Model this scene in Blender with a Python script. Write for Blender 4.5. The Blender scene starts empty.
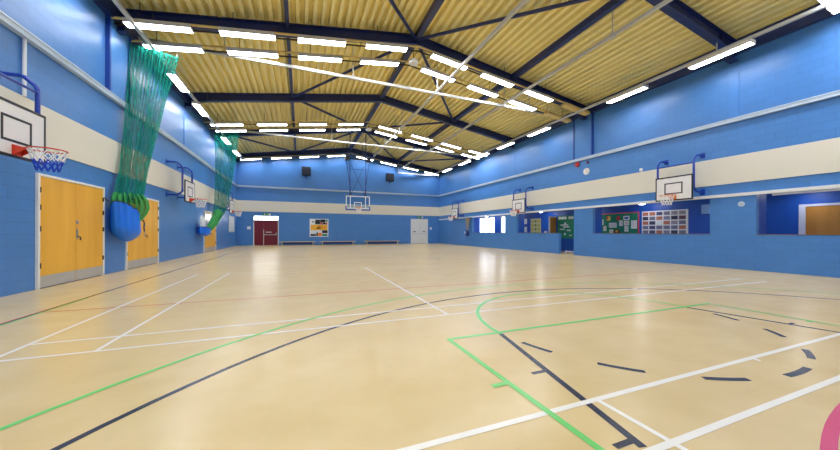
import bpy, math, random
from mathutils import Matrix, Vector
random.seed(7)
PI = math.pi
scene = bpy.context.scene
COL = scene.collection

# ------------------------------------------------------------------ dimensions (metres)
XL, XR, YB, YR = -5.01, 13.50, 29.08, -5.40      # left wall, right wall, end wall, wall behind the camera
XM = 4.25                                        # ridge
XC = 15.50                                       # far wall of the viewing corridor
WT = 0.16                                        # thickness of the right wall
FRAMES = [0.0, 5.68, 11.36, 17.04, 22.72, 28.80]
def z_raft(x): return 8.62 - 0.157 * abs(x - XM)      # underside of a rafter
def z_deck(x): return z_raft(x) + 0.40                # underside of the roof deck
def z_lamp(x): return 7.05 + 0.135 * (8.85 - abs(x - XM))

# ------------------------------------------------------------------ materials
def lin(c):
    return tuple((v / 255 / 12.92) if v / 255 <= 0.04045 else ((v / 255 + 0.055) / 1.055) ** 2.4 for v in c) + (1.0,)
def new_mat(name):
    m = bpy.data.materials.new(name); m.use_nodes = True
    nt = m.node_tree
    return m, nt, nt.nodes['Principled BSDF']
def mat(name, rgb, rough=0.5, metal=0.0, var=0.04, scale=6.0, spec=0.5):
    """plain paint / plastic / metal with a faint procedural tone variation"""
    m, nt, b = new_mat(name)
    b.inputs['Roughness'].default_value = rough
    b.inputs['Metallic'].default_value = metal
    b.inputs['Specular IOR Level'].default_value = spec
    tc = nt.nodes.new('ShaderNodeTexCoord'); n = nt.nodes.new('ShaderNodeTexNoise')
    n.inputs['Scale'].default_value = scale; n.inputs['Detail'].default_value = 3
    nt.links.new(tc.outputs['Object'], n.inputs['Vector'])
    mx = nt.nodes.new('ShaderNodeMix'); mx.data_type = 'RGBA'
    c = lin(rgb)
    mx.inputs['A'].default_value = tuple(v * (1 - var) for v in c[:3]) + (1,)
    mx.inputs['B'].default_value = tuple(min(1, v * (1 + var)) for v in c[:3]) + (1,)
    nt.links.new(n.outputs['Fac'], mx.inputs['Factor'])
    nt.links.new(mx.outputs['Result'], b.inputs['Base Color'])
    return m
def emis(name, rgb, strength):
    m, nt, b = new_mat(name)
    b.inputs['Base Color'].default_value = lin(rgb)
    b.inputs['Emission Color'].default_value = lin(rgb)
    b.inputs['Emission Strength'].default_value = strength
    return m
def block_mat(name, rgb, rough=0.45, bw=0.45, bh=0.225):
    """painted blockwork"""
    m, nt, b = new_mat(name); L = nt.links.new; N = nt.nodes.new
    geo = N('ShaderNodeNewGeometry'); sep = N('ShaderNodeSeparateXYZ'); L(geo.outputs['Position'], sep.inputs[0])
    ad = N('ShaderNodeMath'); ad.operation = 'ADD'; L(sep.outputs['X'], ad.inputs[0]); L(sep.outputs['Y'], ad.inputs[1])
    cmb = N('ShaderNodeCombineXYZ'); L(ad.outputs[0], cmb.inputs['X']); L(sep.outputs['Z'], cmb.inputs['Y'])
    br = N('ShaderNodeTexBrick'); L(cmb.outputs[0], br.inputs['Vector'])
    br.inputs['Scale'].default_value = 1.0; br.inputs['Brick Width'].default_value = bw; br.inputs['Row Height'].default_value = bh
    br.inputs['Mortar Size'].default_value = 0.008; br.inputs['Mortar Smooth'].default_value = 0.4
    c = lin(rgb)
    br.inputs['Color1'].default_value = c
    br.inputs['Color2'].default_value = tuple(v * 0.94 for v in c[:3]) + (1,)
    br.inputs['Mortar'].default_value = tuple(v * 0.80 for v in c[:3]) + (1,)
    ns = N('ShaderNodeTexNoise'); ns.inputs['Scale'].default_value = 1.1; ns.inputs['Detail'].default_value = 4
    L(geo.outputs['Position'], ns.inputs['Vector'])
    hs = N('ShaderNodeHueSaturation'); mr = N('ShaderNodeMapRange')
    mr.inputs['To Min'].default_value = 0.93; mr.inputs['To Max'].default_value = 1.07
    L(ns.outputs['Fac'], mr.inputs['Value']); L(mr.outputs[0], hs.inputs['Value']); L(br.outputs['Color'], hs.inputs['Color'])
    L(hs.outputs['Color'], b.inputs['Base Color'])
    bp = N('ShaderNodeBump'); bp.inputs['Strength'].default_value = 0.25; bp.inputs['Distance'].default_value = 0.01; bp.invert = True
    L(br.outputs['Fac'], bp.inputs['Height']); L(bp.outputs['Normal'], b.inputs['Normal'])
    b.inputs['Roughness'].default_value = rough
    return m
def wood_mat(name, c1, c2, rough=0.35, axis='Z', scale=3.0, stretch=0.12):
    m, nt, b = new_mat(name); L = nt.links.new; N = nt.nodes.new
    geo = N('ShaderNodeNewGeometry'); mp = N('ShaderNodeMapping')
    s = [1.0, 1.0, 1.0]; s['XYZ'.index(axis)] = stretch
    mp.inputs['Scale'].default_value = s
    L(geo.outputs['Position'], mp.inputs['Vector'])
    n = N('ShaderNodeTexNoise'); n.inputs['Scale'].default_value = scale; n.inputs['Detail'].default_value = 5; n.inputs['Roughness'].default_value = 0.55
    L(mp.outputs[0], n.inputs['Vector'])
    cr = N('ShaderNodeValToRGB'); cr.color_ramp.elements[0].position = 0.32; cr.color_ramp.elements[1].position = 0.68
    cr.color_ramp.elements[0].color = lin(c1); cr.color_ramp.elements[1].color = lin(c2)
    L(n.outputs['Fac'], cr.inputs['Fac']); L(cr.outputs['Color'], b.inputs['Base Color'])
    b.inputs['Roughness'].default_value = rough
    return m
def floor_mat():
    m, nt, b = new_mat('sprung_floor'); L = nt.links.new; N = nt.nodes.new
    geo = N('ShaderNodeNewGeometry')
    n1 = N('ShaderNodeTexNoise'); n1.inputs['Scale'].default_value = 0.55; n1.inputs['Detail'].default_value = 5; n1.inputs['Roughness'].default_value = 0.6
    mp = N('ShaderNodeMapping'); mp.inputs['Scale'].default_value = (1.0, 1.25, 1.0); L(geo.outputs['Position'], mp.inputs['Vector'])
    n2 = N('ShaderNodeTexNoise'); n2.inputs['Scale'].default_value = 2.2; n2.inputs['Detail'].default_value = 6
    L(geo.outputs['Position'], n1.inputs['Vector']); L(mp.outputs[0], n2.inputs['Vector'])
    ad = N('ShaderNodeMath'); ad.operation = 'MULTIPLY_ADD'; ad.inputs[1].default_value = 0.5
    L(n1.outputs['Fac'], ad.inputs[0]); 
    h = N('ShaderNodeMath'); h.operation = 'MULTIPLY'; h.inputs[1].default_value = 0.5; L(n2.outputs['Fac'], h.inputs[0]); L(h.outputs[0], ad.inputs[2])
    cr = N('ShaderNodeValToRGB'); cr.color_ramp.elements[0].position = 0.33; cr.color_ramp.elements[1].position = 0.67
    cr.color_ramp.elements[0].color = lin(FLOOR_A); cr.color_ramp.elements[1].color = lin(FLOOR_B)
    L(ad.outputs[0], cr.inputs['Fac']); L(cr.outputs['Color'], b.inputs['Base Color'])
    b.inputs['Roughness'].default_value = 0.25
    b.inputs['Specular IOR Level'].default_value = 0.5
    return m
def net_mat(name, rgb, alpha, scale=60.0, trans=0.35):
    """loose knitted mesh: thin strands with gaps between them"""
    m = bpy.data.materials.new(name); m.use_nodes = True
    nt = m.node_tree; nt.nodes.clear(); L = nt.links.new; N = nt.nodes.new
    out = N('ShaderNodeOutputMaterial'); mix = N('ShaderNodeMixShader')
    tr = N('ShaderNodeBsdfTransparent'); df = N('ShaderNodeBsdfDiffuse'); tl = N('ShaderNodeBsdfTranslucent'); m2 = N('ShaderNodeMixShader')
    df.inputs['Color'].default_value = lin(rgb); tl.inputs['Color'].default_value = lin(rgb)
    m2.inputs[0].default_value = trans; L(df.outputs[0], m2.inputs[1]); L(tl.outputs[0], m2.inputs[2])
    tc = N('ShaderNodeTexCoord'); mp = N('ShaderNodeMapping'); mp.inputs['Scale'].default_value = (1, 1, 0.02)
    L(tc.outputs['Object'], mp.inputs['Vector'])
    n = N('ShaderNodeTexNoise'); n.inputs['Scale'].default_value = scale; n.inputs['Detail'].default_value = 2
    L(mp.outputs[0], n.inputs['Vector'])
    mr = N('ShaderNodeMapRange'); mr.inputs['From Min'].default_value = 0.35; mr.inputs['From Max'].default_value = 0.65
    mr.inputs['To Min'].default_value = max(0, alpha - 0.22); mr.inputs['To Max'].default_value = min(1, alpha + 0.22)
    L(n.outputs['Fac'], mr.inputs['Value']); L(mr.outputs[0], mix.inputs[0])
    L(tr.outputs[0], mix.inputs[1]); L(m2.outputs[0], mix.inputs[2]); L(mix.outputs[0], out.inputs[0])
    return m
def clear_mat(name, tint=(225, 238, 245), amount=0.86):
    m = bpy.data.materials.new(name); m.use_nodes = True
    nt = m.node_tree; nt.nodes.clear(); L = nt.links.new; N = nt.nodes.new
    out = N('ShaderNodeOutputMaterial'); mix = N('ShaderNodeMixShader'); tr = N('ShaderNodeBsdfTransparent'); gl = N('ShaderNodeBsdfGlossy')
    tr.inputs['Color'].default_value = lin(tint); gl.inputs['Roughness'].default_value = 0.05
    mix.inputs[0].default_value = 1 - amount
    L(tr.outputs[0], mix.inputs[1]); L(gl.outputs[0], mix.inputs[2]); L(mix.outputs[0], out.inputs[0])
    return m

FLOOR_A, FLOOR_B = (211, 184, 127), (223, 199, 147)
LAMP = 26.5
M = {}
M['blue'] = block_mat('blue_blockwork', (74, 133, 206), 0.36)
M['blue_flat'] = mat('blue_paint', (74, 133, 206), 0.36)
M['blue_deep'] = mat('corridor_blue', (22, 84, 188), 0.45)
M['blue_edge'] = mat('edge_blue', (28, 70, 160), 0.45)
M['cream'] = mat('cream_panel', (223, 219, 206), 0.55, var=0.02, scale=1.5)
M['floor'] = floor_mat()
M['deck'] = mat('roof_deck', (255, 240, 172), 0.45, var=0.04, scale=1.0)
M['navy'] = mat('navy_steel', (40, 54, 108), 0.36)
M['tube_grey'] = mat('pale_tube', (205, 205, 200), 0.4)
M['trunk'] = mat('pale_trunking', (192, 212, 234), 0.4)
M['housing'] = mat('lamp_housing', (222, 218, 206), 0.4)
M['tan'] = mat('tan_diffuser', (232, 206, 130), 0.5)
M['lamp'] = emis('lit_diffuser', (247, 250, 255), LAMP)
M['dome'] = emis('lit_dome', (250, 250, 255), 26.0)
M['white'] = mat('white_paint', (238, 238, 236), 0.4, var=0.015)
M['offwhite'] = mat('offwhite_paint', (224, 227, 230), 0.45, var=0.02)
M['oak'] = wood_mat('oak_veneer', (234, 172, 44), (246, 192, 70), 0.35, 'Z')
M['oak_dark'] = wood_mat('brown_oak_veneer', (176, 120, 52), (196, 142, 70), 0.4, 'Z')
M['bench_wood'] = wood_mat('bench_wood', (206, 182, 136), (222, 200, 156), 0.4, 'X')
M['sill_wood'] = wood_mat('sill_wood', (120, 84, 58), (142, 100, 70), 0.4, 'Y')
M['kick'] = mat('kick_plate', (200, 202, 204), 0.35, 0.6, var=0.05, scale=3)
M['steel'] = mat('brushed_steel', (190, 192, 196), 0.3, 0.9)
M['dark'] = mat('dark_metal', (52, 46, 40), 0.45)
M['maroon'] = mat('maroon_paint', (112, 14, 40), 0.4)
M['board'] = mat('white_board', (240, 240, 242), 0.35, var=0.01)
M['black'] = mat('black_paint', (28, 30, 36), 0.45)
M['hoop_blue'] = mat('blue_gloss_steel', (18, 62, 170), 0.3)
M['hoop_navy'] = mat('dark_blue_steel', (34, 58, 128), 0.4)
M['rim_red'] = mat('red_rim', (205, 58, 34), 0.4)
M['rim_orange'] = mat('orange_rim', (238, 128, 48), 0.4)
M['cord_white'] = mat('white_cord', (236, 236, 236), 0.7)
M['cord_blue'] = mat('blue_cord', (30, 70, 200), 0.7)
M['cord_red'] = mat('red_cord', (205, 70, 60), 0.7)
M['net'] = net_mat('green_netting', (44, 178, 160), 0.46, 30)
M['net_dense'] = net_mat('gathered_green_netting', (92, 196, 118), 0.95, 40)
M['net_beige'] = net_mat('beige_netting', (190, 178, 160), 0.9, 40)
M['bag'] = mat('blue_sack_cloth', (20, 118, 246), 0.42, var=0.10, scale=4)
M['bag_white'] = mat('white_sack_cloth', (226, 234, 242), 0.6)
M['speaker'] = mat('black_speaker', (30, 32, 44), 0.6)
M['grille'] = mat('speaker_grille', (44, 48, 66), 0.6)
M['clear'] = clear_mat('clear_acrylic')
M['day'] = emis('daylit_pane', (240, 247, 255), 4.6)
M['day_strong'] = emis('bright_daylit_pane', (245, 250, 255), 11.0)
M['green_exit'] = mat('exit_green', (30, 120, 84), 0.4)
M['line_white'] = mat('white_line', (240, 236, 226), 0.26, var=0.03, scale=3)
M['line_faint'] = mat('worn_white_line', (226, 214, 186), 0.26, var=0.03, scale=3)
M['line_green'] = mat('green_line', (112, 206, 110), 0.26, var=0.05, scale=3)
M['line_navy'] = mat('navy_line', (36, 42, 62), 0.26, var=0.06, scale=3)
M['line_red'] = mat('worn_red_line', (200, 116, 88), 0.26, var=0.08, scale=2)
M['line_brown'] = mat('worn_dark_line', (112, 84, 62), 0.26, var=0.08, scale=2)
M['line_pink'] = mat('pink_line', (214, 70, 112), 0.26, var=0.05, scale=3)
M['notice_green'] = mat('notice_green', (24, 128, 108), 0.8)
M['pale_pink'] = mat('pink_frame', (214, 82, 108), 0.5)
M['paper'] = mat('white_paper', (228, 234, 240), 0.7)
M['paper_blue'] = mat('blue_print', (40, 104, 190), 0.6)
M['paper_red'] = mat('red_print', (190, 52, 58), 0.6)
M['paper_yellow'] = mat('yellow_print', (226, 190, 88), 0.6)
M['paper_brown'] = mat('brown_print', (92, 70, 50), 0.6)
M['ink'] = mat('grey_ink', (120, 128, 144), 0.7)
M['orange_print'] = mat('orange_print', (244, 178, 52), 0.6)
M['lime'] = mat('lime_print', (196, 206, 96), 0.6)
M['bell_red'] = mat('bell_red', (196, 50, 44), 0.35)
M['lilac'] = mat('pale_lilac_paint', (206, 214, 240), 0.4)

# ------------------------------------------------------------------ mesh builder
class MB:
    def __init__(s): s.v = []; s.f = []; s.mi = []; s.cur = 0; s.pieces = []
    def add(s, vs, fs):
        o = len(s.v); fo = len(s.f); s.v += [tuple(p) for p in vs]
        s.f += [tuple(i + o for i in f) for f in fs]; s.mi += [s.cur] * len(fs); s.pieces.append((o, len(s.v), fo, len(s.f))); return s
    def box(s, x0, x1, y0, y1, z0, z1, mt=None):
        vs = [Vector(p) for p in ((x0,y0,z0),(x1,y0,z0),(x1,y1,z0),(x0,y1,z0),(x0,y0,z1),(x1,y0,z1),(x1,y1,z1),(x0,y1,z1))]
        if mt is not None: vs = [mt @ p for p in vs]
        return s.add(vs, [(0,3,2,1),(4,5,6,7),(0,1,5,4),(1,2,6,5),(2,3,7,6),(3,0,4,7)])
    def prism(s, poly, axis, a, b):
        """poly: 2-D outline in the two other axes (in XYZ order), extruded along axis"""
        n = len(poly); ai = 'XYZ'.index(axis)
        def P(q, t):
            r = list(q); r.insert(ai, t); return r
        vs = [P(q, a) for q in poly] + [P(q, b) for q in poly]
        fs = [tuple(range(n))[::-1], tuple(range(n, 2 * n))] + [(i, (i + 1) % n, n + (i + 1) % n, n + i) for i in range(n)]
        return s.add(vs, fs)
    def tube(s, pts, r, n=8, closed=False, caps=True, rx=None):
        pts = [Vector(p) for p in pts]; k = len(pts); vs = []; fs = []
        up = None
        for i, p in enumerate(pts):
            if closed: t = pts[(i + 1) % k] - pts[i - 1]
            else: t = pts[min(i + 1, k - 1)] - pts[max(i - 1, 0)]
            t.normalize()
            if up is None:
                up = Vector((0, 0, 1)) if abs(t.z) < 0.9 else Vector((1, 0, 0))
            a = t.cross(up)
            if a.length < 1e-4: a = t.cross(Vector((0, 1, 0)))
            a.normalize(); b = a.cross(t).normalized(); up = b
            rr = r[i] if isinstance(r, (list, tuple)) else r
            for j in range(n):
                th = 2 * PI * (j + 0.5) / n
                vs.append(p + a * (math.cos(th) * rr) + b * (math.sin(th) * rr))
        m = k if closed else k - 1
        for i in range(m):
            for j in range(n):
                i2 = (i + 1) % k
                fs.append((i*n + j, i*n + (j+1) % n, i2*n + (j+1) % n, i2*n + j))
        if caps and not closed:
            fs.append(tuple(range(n))[::-1]); fs.append(tuple((k-1)*n + j for j in range(n)))
        return s.add(vs, fs)
    def lathe(s, prof, n=24, mt=None, cap=True):
        """prof: (radius, height) pairs turned about Z, then moved by mt"""
        vs = []; fs = []
        for (r, z) in prof:
            for j in range(n):
                th = 2 * PI * j / n; p = Vector((r * math.cos(th), r * math.sin(th), z))
                vs.append(mt @ p if mt is not None else p)
        for i in range(len(prof) - 1):
            for j in range(n): fs.append((i*n + j, i*n + (j+1) % n, (i+1)*n + (j+1) % n, (i+1)*n + j))
        if cap:
            fs.append(tuple(range(n))[::-1]); fs.append(tuple((len(prof)-1)*n + j for j in range(n)))
        return s.add(vs, fs)
    def build(s, name, m, parent=None, smooth=False, bevel=0.0, origin=None):
        me = bpy.data.meshes.new(name)
        off = Vector((0, 0, 0))
        if origin is not None: off = Vector(origin)
        elif parent is not None and parent.type == 'EMPTY': off = parent.location.copy()
        elif parent is not None and parent.parent is not None: off = parent.parent.location.copy()
        me.from_pydata([tuple(Vector(p) - off) for p in s.v], [], s.f)
        for k in (m if isinstance(m, (list, tuple)) else [m]): me.materials.append(k)
        for p, i in zip(me.polygons, s.mi): p.material_index = i
        me.update()
        if smooth:
            me.shade_smooth(); me.set_sharp_from_angle(angle=0.7)
        o = bpy.data.objects.new(name, me); COL.objects.link(o)
        if parent is not None: o.parent = parent
        elif origin is not None: o.location = off
        if bevel:
            bv = o.modifiers.new('edge', 'BEVEL'); bv.width = bevel; bv.segments = 2; bv.limit_method = 'ANGLE'
        return o
def build_each(q, name, m, parent, **k):
    """every separately added piece becomes a part of its own"""
    out = []
    for (a, b, fa, fb) in q.pieces:
        p = MB(); p.add(q.v[a:b], [tuple(i - a for i in f) for f in q.f[fa:fb]]); out.append(p.build(name, m, parent, **k))
    return out
def tag(o, label=None, cat=None, group=None, kind=None):
    if label: o['label'] = label
    if cat: o['category'] = cat
    if group: o['group'] = group
    if kind: o['kind'] = kind
    return o
def thing(name, loc, label, cat, group=None):
    o = bpy.data.objects.new(name, None); o.location = loc; o.empty_display_size = 0.2
    COL.objects.link(o); return tag(o, label, cat, group)
def struct(mb, name, m, **k): return tag(mb.build(name, m, **k), kind='structure')
def copy_tree(o, parent=None):
    c = o.copy(); COL.objects.link(c)
    if parent is not None: c.parent = parent
    for ch in [q for q in bpy.data.objects if q.parent == o]: copy_tree(ch, c)
    return c
def arc(cx, cy, r, a0, a1, n=64):
    return [(cx + r * math.cos(math.radians(a0 + (a1 - a0) * i / n)), cy + r * math.sin(math.radians(a0 + (a1 - a0) * i / n))) for i in range(n + 1)]

# ------------------------------------------------------------------ room shell
struct(MB().box(XL - 0.3, XC + 0.2, YR - 0.3, YB + 0.3, -0.2, 0.0), 'floor', M['floor'])
FLOOR = bpy.data.objects['floor']
struct(MB().box(XL - 0.3, XL, YR - 0.3, YB + 0.3, 0, 7.75), 'wall_left', M['blue'])
gable = [(XL, 0), (XR, 0), (XR, 7.6), (XM, 9.02), (XL, 7.6)]
# end wall with the opening of the maroon doors' transom
w = MB()
w.box(XL, -3.70, YB, YB + 0.3, 0, 2.48).box(-1.82, XR, YB, YB + 0.3, 0, 2.48)
w.box(-3.70, -1.82, YB + 0.06, YB + 0.3, 0, 2.48)
w.prism([(XL, 2.48), (XR, 2.48), (XR, 7.6), (XM, 9.1), (XL, 7.6)], 'Y', YB, YB + 0.3)
struct(w, 'wall_back', M['blue'])
struct(MB().prism(gable, 'Y', YR - 0.3, YR), 'wall_rear', M['blue'])
OPEN = [(17.97, 22.38), (12.10, 16.68), (6.32, 10.97), (0.50, 5.14)]    # viewing openings, z 1.15 to 2.42
w = MB()
w.box(XR, XR + WT, 13.10, YB + 0.3, 0, 1.15).box(XR, XR + WT, YR - 0.3, 12.10, 0, 1.15)
ys = [YR - 0.3] + [v for o in reversed(OPEN) for v in o] + [YB + 0.3]
for i in range(0, len(ys), 2): w.box(XR, XR + WT, ys[i], ys[i + 1], 1.15, 2.42)
w.box(XR, XR + WT, YR - 0.3, YB + 0.3, 2.42, 7.75)
struct(w, 'wall_right', M['blue'])
q = MB()
for i, (a, b_) in enumerate(OPEN):
    q.box(XR + WT, XR + WT + 0.46, b_, b_ + 0.12, 0, 2.62).box(XR + WT, XR + WT + 0.10, a - 0.12, a, 0, 2.62)
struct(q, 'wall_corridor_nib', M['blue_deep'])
# corridor behind the openings
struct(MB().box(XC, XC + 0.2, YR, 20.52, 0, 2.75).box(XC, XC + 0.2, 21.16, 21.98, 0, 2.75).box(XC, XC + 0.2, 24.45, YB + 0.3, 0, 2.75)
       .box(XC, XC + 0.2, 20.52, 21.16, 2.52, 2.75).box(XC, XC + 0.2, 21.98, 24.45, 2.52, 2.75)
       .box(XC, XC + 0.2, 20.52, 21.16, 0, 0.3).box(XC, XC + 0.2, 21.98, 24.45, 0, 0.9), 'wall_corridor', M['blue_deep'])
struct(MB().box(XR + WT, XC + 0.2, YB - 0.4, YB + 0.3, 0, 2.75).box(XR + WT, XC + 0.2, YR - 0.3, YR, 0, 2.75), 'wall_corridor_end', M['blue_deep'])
struct(MB().box(XR + WT, XC + 0.2, YR, YB + 0.3, 2.62, 2.75), 'ceiling_corridor', M['white'])
# ribbed roof deck, ribs along the hall, with a flat weather skin above it
prof = []; x = XL - 0.3; ph = 0
while x < XR + 0.75:
    z = z_deck(x)
    prof += [(x, z), (x + 0.115, z_deck(x + 0.115)), (x + 0.135, z_deck(x + 0.135) + 0.19), (x + 0.25, z_deck(x + 0.25) + 0.19)]
    x += 0.27
top = [(XR + 0.75, z_deck(XR + 0.75) + 0.28), (XM, z_deck(XM) + 0.30), (XL - 0.3, z_deck(XL - 0.3) + 0.28)]
d = MB(); n = len(prof)
d.add([(p[0], YR - 0.3, p[1]) for p in prof] + [(p[0], YB + 0.3, p[1]) for p in prof], [(i, i + 1, n + i + 1, n + i) for i in range(n - 1)])
d.add([(p[0], YR - 0.3, p[1]) for p in top] + [(p[0], YB + 0.3, p[1]) for p in top], [(0, 1, 4, 3), (1, 2, 5, 4)])
struct(d, 'ceiling', M['deck'])
# portal frames
def rafter(y):
    m = MB()
    bot = [(XL, 6.90), (XL + 0.26, 6.93), (XL + 0.29, z_raft(XL + 0.3) - 0.06), (XL + 0.9, z_raft(XL + 0.9)), (XM, z_raft(XM)), (XR - 0.9, z_raft(XR - 0.9)), (XR - 0.39, z_raft(XR - 0.4) - 0.06), (XR - 0.36, 6.93), (XR, 6.90)]
    tp = [(p[0], z_raft(p[0]) + 0.38) for p in bot]
    def strip(lo, hi, y0, y1):
        k = len(lo)
        for i in range(k - 1): m.prism([lo[i], lo[i + 1], hi[i + 1], hi[i]], 'Y', y0, y1)
    strip(bot, tp, y - 0.012, y + 0.012)
    strip(bot, [(p[0], p[1] + 0.025) for p in bot], y - 0.11, y + 0.11)
    strip([(p[0], p[1] - 0.025) for p in tp], tp, y - 0.11, y + 0.11)
    for px in (XL + 0.9, -0.4, XM, 8.9, XR - 0.9):
        zb = z_raft(px)
        m.box(px - 0.008, px + 0.008, y - 0.1, y + 0.1, zb, z_raft(px) + 0.37)
    return struct(m, 'roof_beam', M['navy'])
for y in FRAMES: rafter(y)
def long_beam(x, hw, dep):
    z = min(z_deck(x - hw), z_deck(x + hw)); return struct(MB().box(x - hw, x + hw, YR, YB, z - dep, z + 0.02), 'roof_beam', M['navy'])
long_beam(XM, 0.10, 0.24); long_beam(-0.45, 0.06, 0.16); long_beam(8.88, 0.10, 0.20)
struct(MB().box(XL, XL + 0.16, YR, YB, 7.12, 7.56), 'roof_beam', M['navy']); struct(MB().box(XR - 0.16, XR, YR, YB, 7.12, 7.56), 'roof_beam', M['navy'])
def brace(x0, y0, x1, y1):
    p, q = Vector((x0, y0, z_raft(x0) + 0.22)), Vector((x1, y1, z_raft(x1) + 0.22))
    d_ = (q - p).normalized(); struct(MB().tube([p + d_ * 0.1, q - d_ * 0.1], 0.062, 8), 'roof_beam', M['navy'], smooth=True)
F = FRAMES
for (i, j) in ((2, 1), (2, 3), (4, 3), (4, 5)):
    brace(XM, F[i], -0.42, F[j]); brace(XM, F[i], 8.88, F[j])
brace(XL + 0.4, F[4], -0.42, F[5]); brace(XR - 0.4, F[4], 8.88, F[5])
# cream impact band, trunking rail, ledge over the openings, wall casings
struct(MB().box(XL, XL + 0.03, YR, YB, 2.86, 3.78), 'trim_1', M['cream'])
struct(MB().box(XL + 0.03, XR - 0.03, YB - 0.03, YB, 2.86, 3.78), 'trim_2', M['cream'])
struct(MB().box(XR - 0.03, XR, YR, YB, 2.86, 3.78), 'trim_3', M['cream'])
struct(MB().box(XL, XL + 0.11, YR, YB, 4.90, 5.03).box(XL, XL + 0.13, YR, YB, 5.0, 5.03), 'trim_4', M['trunk'])
struct(MB().box(XL + 0.11, XR - 0.11, YB - 0.11, YB, 4.90, 5.03).box(XL + 0.11, XR - 0.11, YB - 0.13, YB, 5.0, 5.03), 'trim_5', M['trunk'])
struct(MB().box(XR - 0.11, XR, YR, YB, 4.90, 5.03).box(XR - 0.13, XR, YR, YB, 5.0, 5.03), 'trim_6', M['trunk'])
struct(MB().box(XR - 0.05, XR + 0.0, YR, YB, 2.42, 2.52), 'trim_7', M['offwhite'])
k = 8
for (a, b_) in OPEN:
    struct(MB().box(XR - 0.015, XR + WT + 0.015, a if a != 12.10 else 13.10, b_, 1.15, 1.165), 'trim_%d' % k, M['sill_wood']); k += 1
for (sx, s, y0, y1) in ((XL, 1, 10.95, 12.02), (XR, -1, 10.98, 12.05)):
    q = MB().box(min(sx, sx + s * 0.07), max(sx, sx + s * 0.07), y0, y1, 5.03, 7.15)
    struct(q, 'trim_%d' % k, M['blue_flat']); k += 1
    for yy in (y0, y1):
        struct(MB().box(min(sx, sx + s * 0.10), max(sx, sx + s * 0.10), yy - 0.035, yy + 0.035, 5.03, 7.15), 'trim_%d' % k, M['blue_edge']); k += 1
for y in (5.68, 17.04, 22.72):
    for sx, s in ((XL, 1), (XR, -1)):
        struct(MB().box(min(sx, sx + s * 0.02), max(sx, sx + s * 0.02), y - 0.12, y + 0.12, 5.03, 6.62), 'trim_%d' % k, M['blue_flat']); k += 1
struct(MB().tube([(XL + 0.04, 8.24, 3.78), (XL + 0.04, 8.24, 4.90)], 0.028, 10), 'trim_%d' % k, M['offwhite'], smooth=True); k += 1
struct(MB().box(4.9, 9.95, YB - 0.03, YB, 2.02, 2.05), 'trim_%d' % k, M['blue_flat']); k += 1

# ------------------------------------------------------------------ floor markings (painted on the floor)
ZL = [0.0004]
def paint(name, m, w_, *lines, closed=False):
    ZL[0] += 0.00006; z = ZL[0]; q = MB()
    for ln in lines:
        ZL[0] += 0.00003; z = ZL[0]
        n_ = len(ln); L_, R_ = [], []
        for i, p in enumerate(ln):
            p = Vector(p)
            d0 = (Vector(ln[i]) - Vector(ln[i - 1])).normalized() if i > 0 else None
            d1 = (Vector(ln[i + 1]) - Vector(ln[i])).normalized() if i < n_ - 1 else None
            d_ = (d0 or d1) if (d0 is None or d1 is None) else (d0 + d1).normalized()
            nn = Vector((-d_.y, d_.x)); c = 1.0 if (d0 is None or d1 is None) else max(0.4, nn.dot(Vector((-d1.y, d1.x))))
            L_.append(p + nn * (w_ / 2 / c)); R_.append(p - nn * (w_ / 2 / c))
        q.add([(p.x, p.y, z) for p in L_] + [(p.x, p.y, z) for p in R_], [(n_ + i, n_ + i + 1, i + 1, i) for i in range(n_ - 1)])
    o = q.build(name, m); o.parent = FLOOR; return o
dash = []
for a0, a1 in ((191, 202), (215, 226.6), (240, 251.6), (264.3, 277.5), (288.7, 299.5), (313.6, 324), (336, 347)):
    dash.append(arc(3.98, 3.02, 1.765, a0, a1, 8))
paint('worn_court_line', M['line_brown'], 0.05, [(-3.57, -5), (-3.57, 25.5)])
paint('red_court_line', M['line_red'], 0.045, [(-3.54, 6.17), (11.4, 6.12)])
paint('red_side_line', M['paper_red'], 0.025, [(-3.585, 2), (-3.585, 6.6)])
paint('worn_badminton_line', M['line_faint'], 0.04, [(-2.68, 10.1), (10.76, 10.1)], [(-2.68, 9.64), (10.76, 9.64)], [(10.74, 3.9), (10.74, 10.1)])
paint('navy_arc', M['line_navy'], 0.05, arc(3.935, -1.25, 6.275, 8, 172))
paint('navy_key', M['line_navy'], 0.055, [(2.20, 3.01), (1.785, 1.13)], [(5.78, 3.0), (6.17, 1.1), (6.4, 0.0)])
paint('navy_tick', M['line_navy'], 0.04, [(1.83, 2.06), (1.98, 2.06)], [(1.64, 1.19), (1.81, 1.19)], [(5.99, 1.97), (6.13, 1.97)])
paint('navy_dash', M['line_navy'], 0.055, *dash)
paint('worn_centre_circle', M['line_brown'], 0.04, arc(3.98, 11.36, 1.75, 20, 75), )
paint('worn_far_line', M['line_faint'], 0.05, [(-2.68, 12.6), (10.7, 12.6)], [(-2.68, 18.7), (10.7, 18.7)])
paint('badminton_line', M['line_white'], 0.04, [(-2.66, 4.0), (-2.66, 10.1)], [(-1.90, 4.0), (-1.90, 10.1)], [(1.99, 4.0), (1.99, 10.1)],
      [(-2.68, 4.0), (10.76, 3.9)], [(-2.68, 4.47), (10.76, 4.36)])
paint('white_court_line', M['line_white'], 0.045, [(-4.6, 1.61), (10.7, 1.53)], [(-4.6, 1.12), (10.7, 1.06)])
paint('thin_white_line', M['line_white'], 0.04, [(1.98, 1.56), (1.98, -4)], [(4.02, 1.545), (4.02, 1.50)])
paint('green_side_line', M['line_green'], 0.03, [(-3.52, 2), (-3.52, 7.2)])
paint('green_arc', M['line_green'], 0.045, arc(4.11, -1.38, 7.045, 12, 168))
paint('netball_arc', M['line_green'], 0.05, arc(4.0, 2.99, 1.80, 0, 180))
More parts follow.
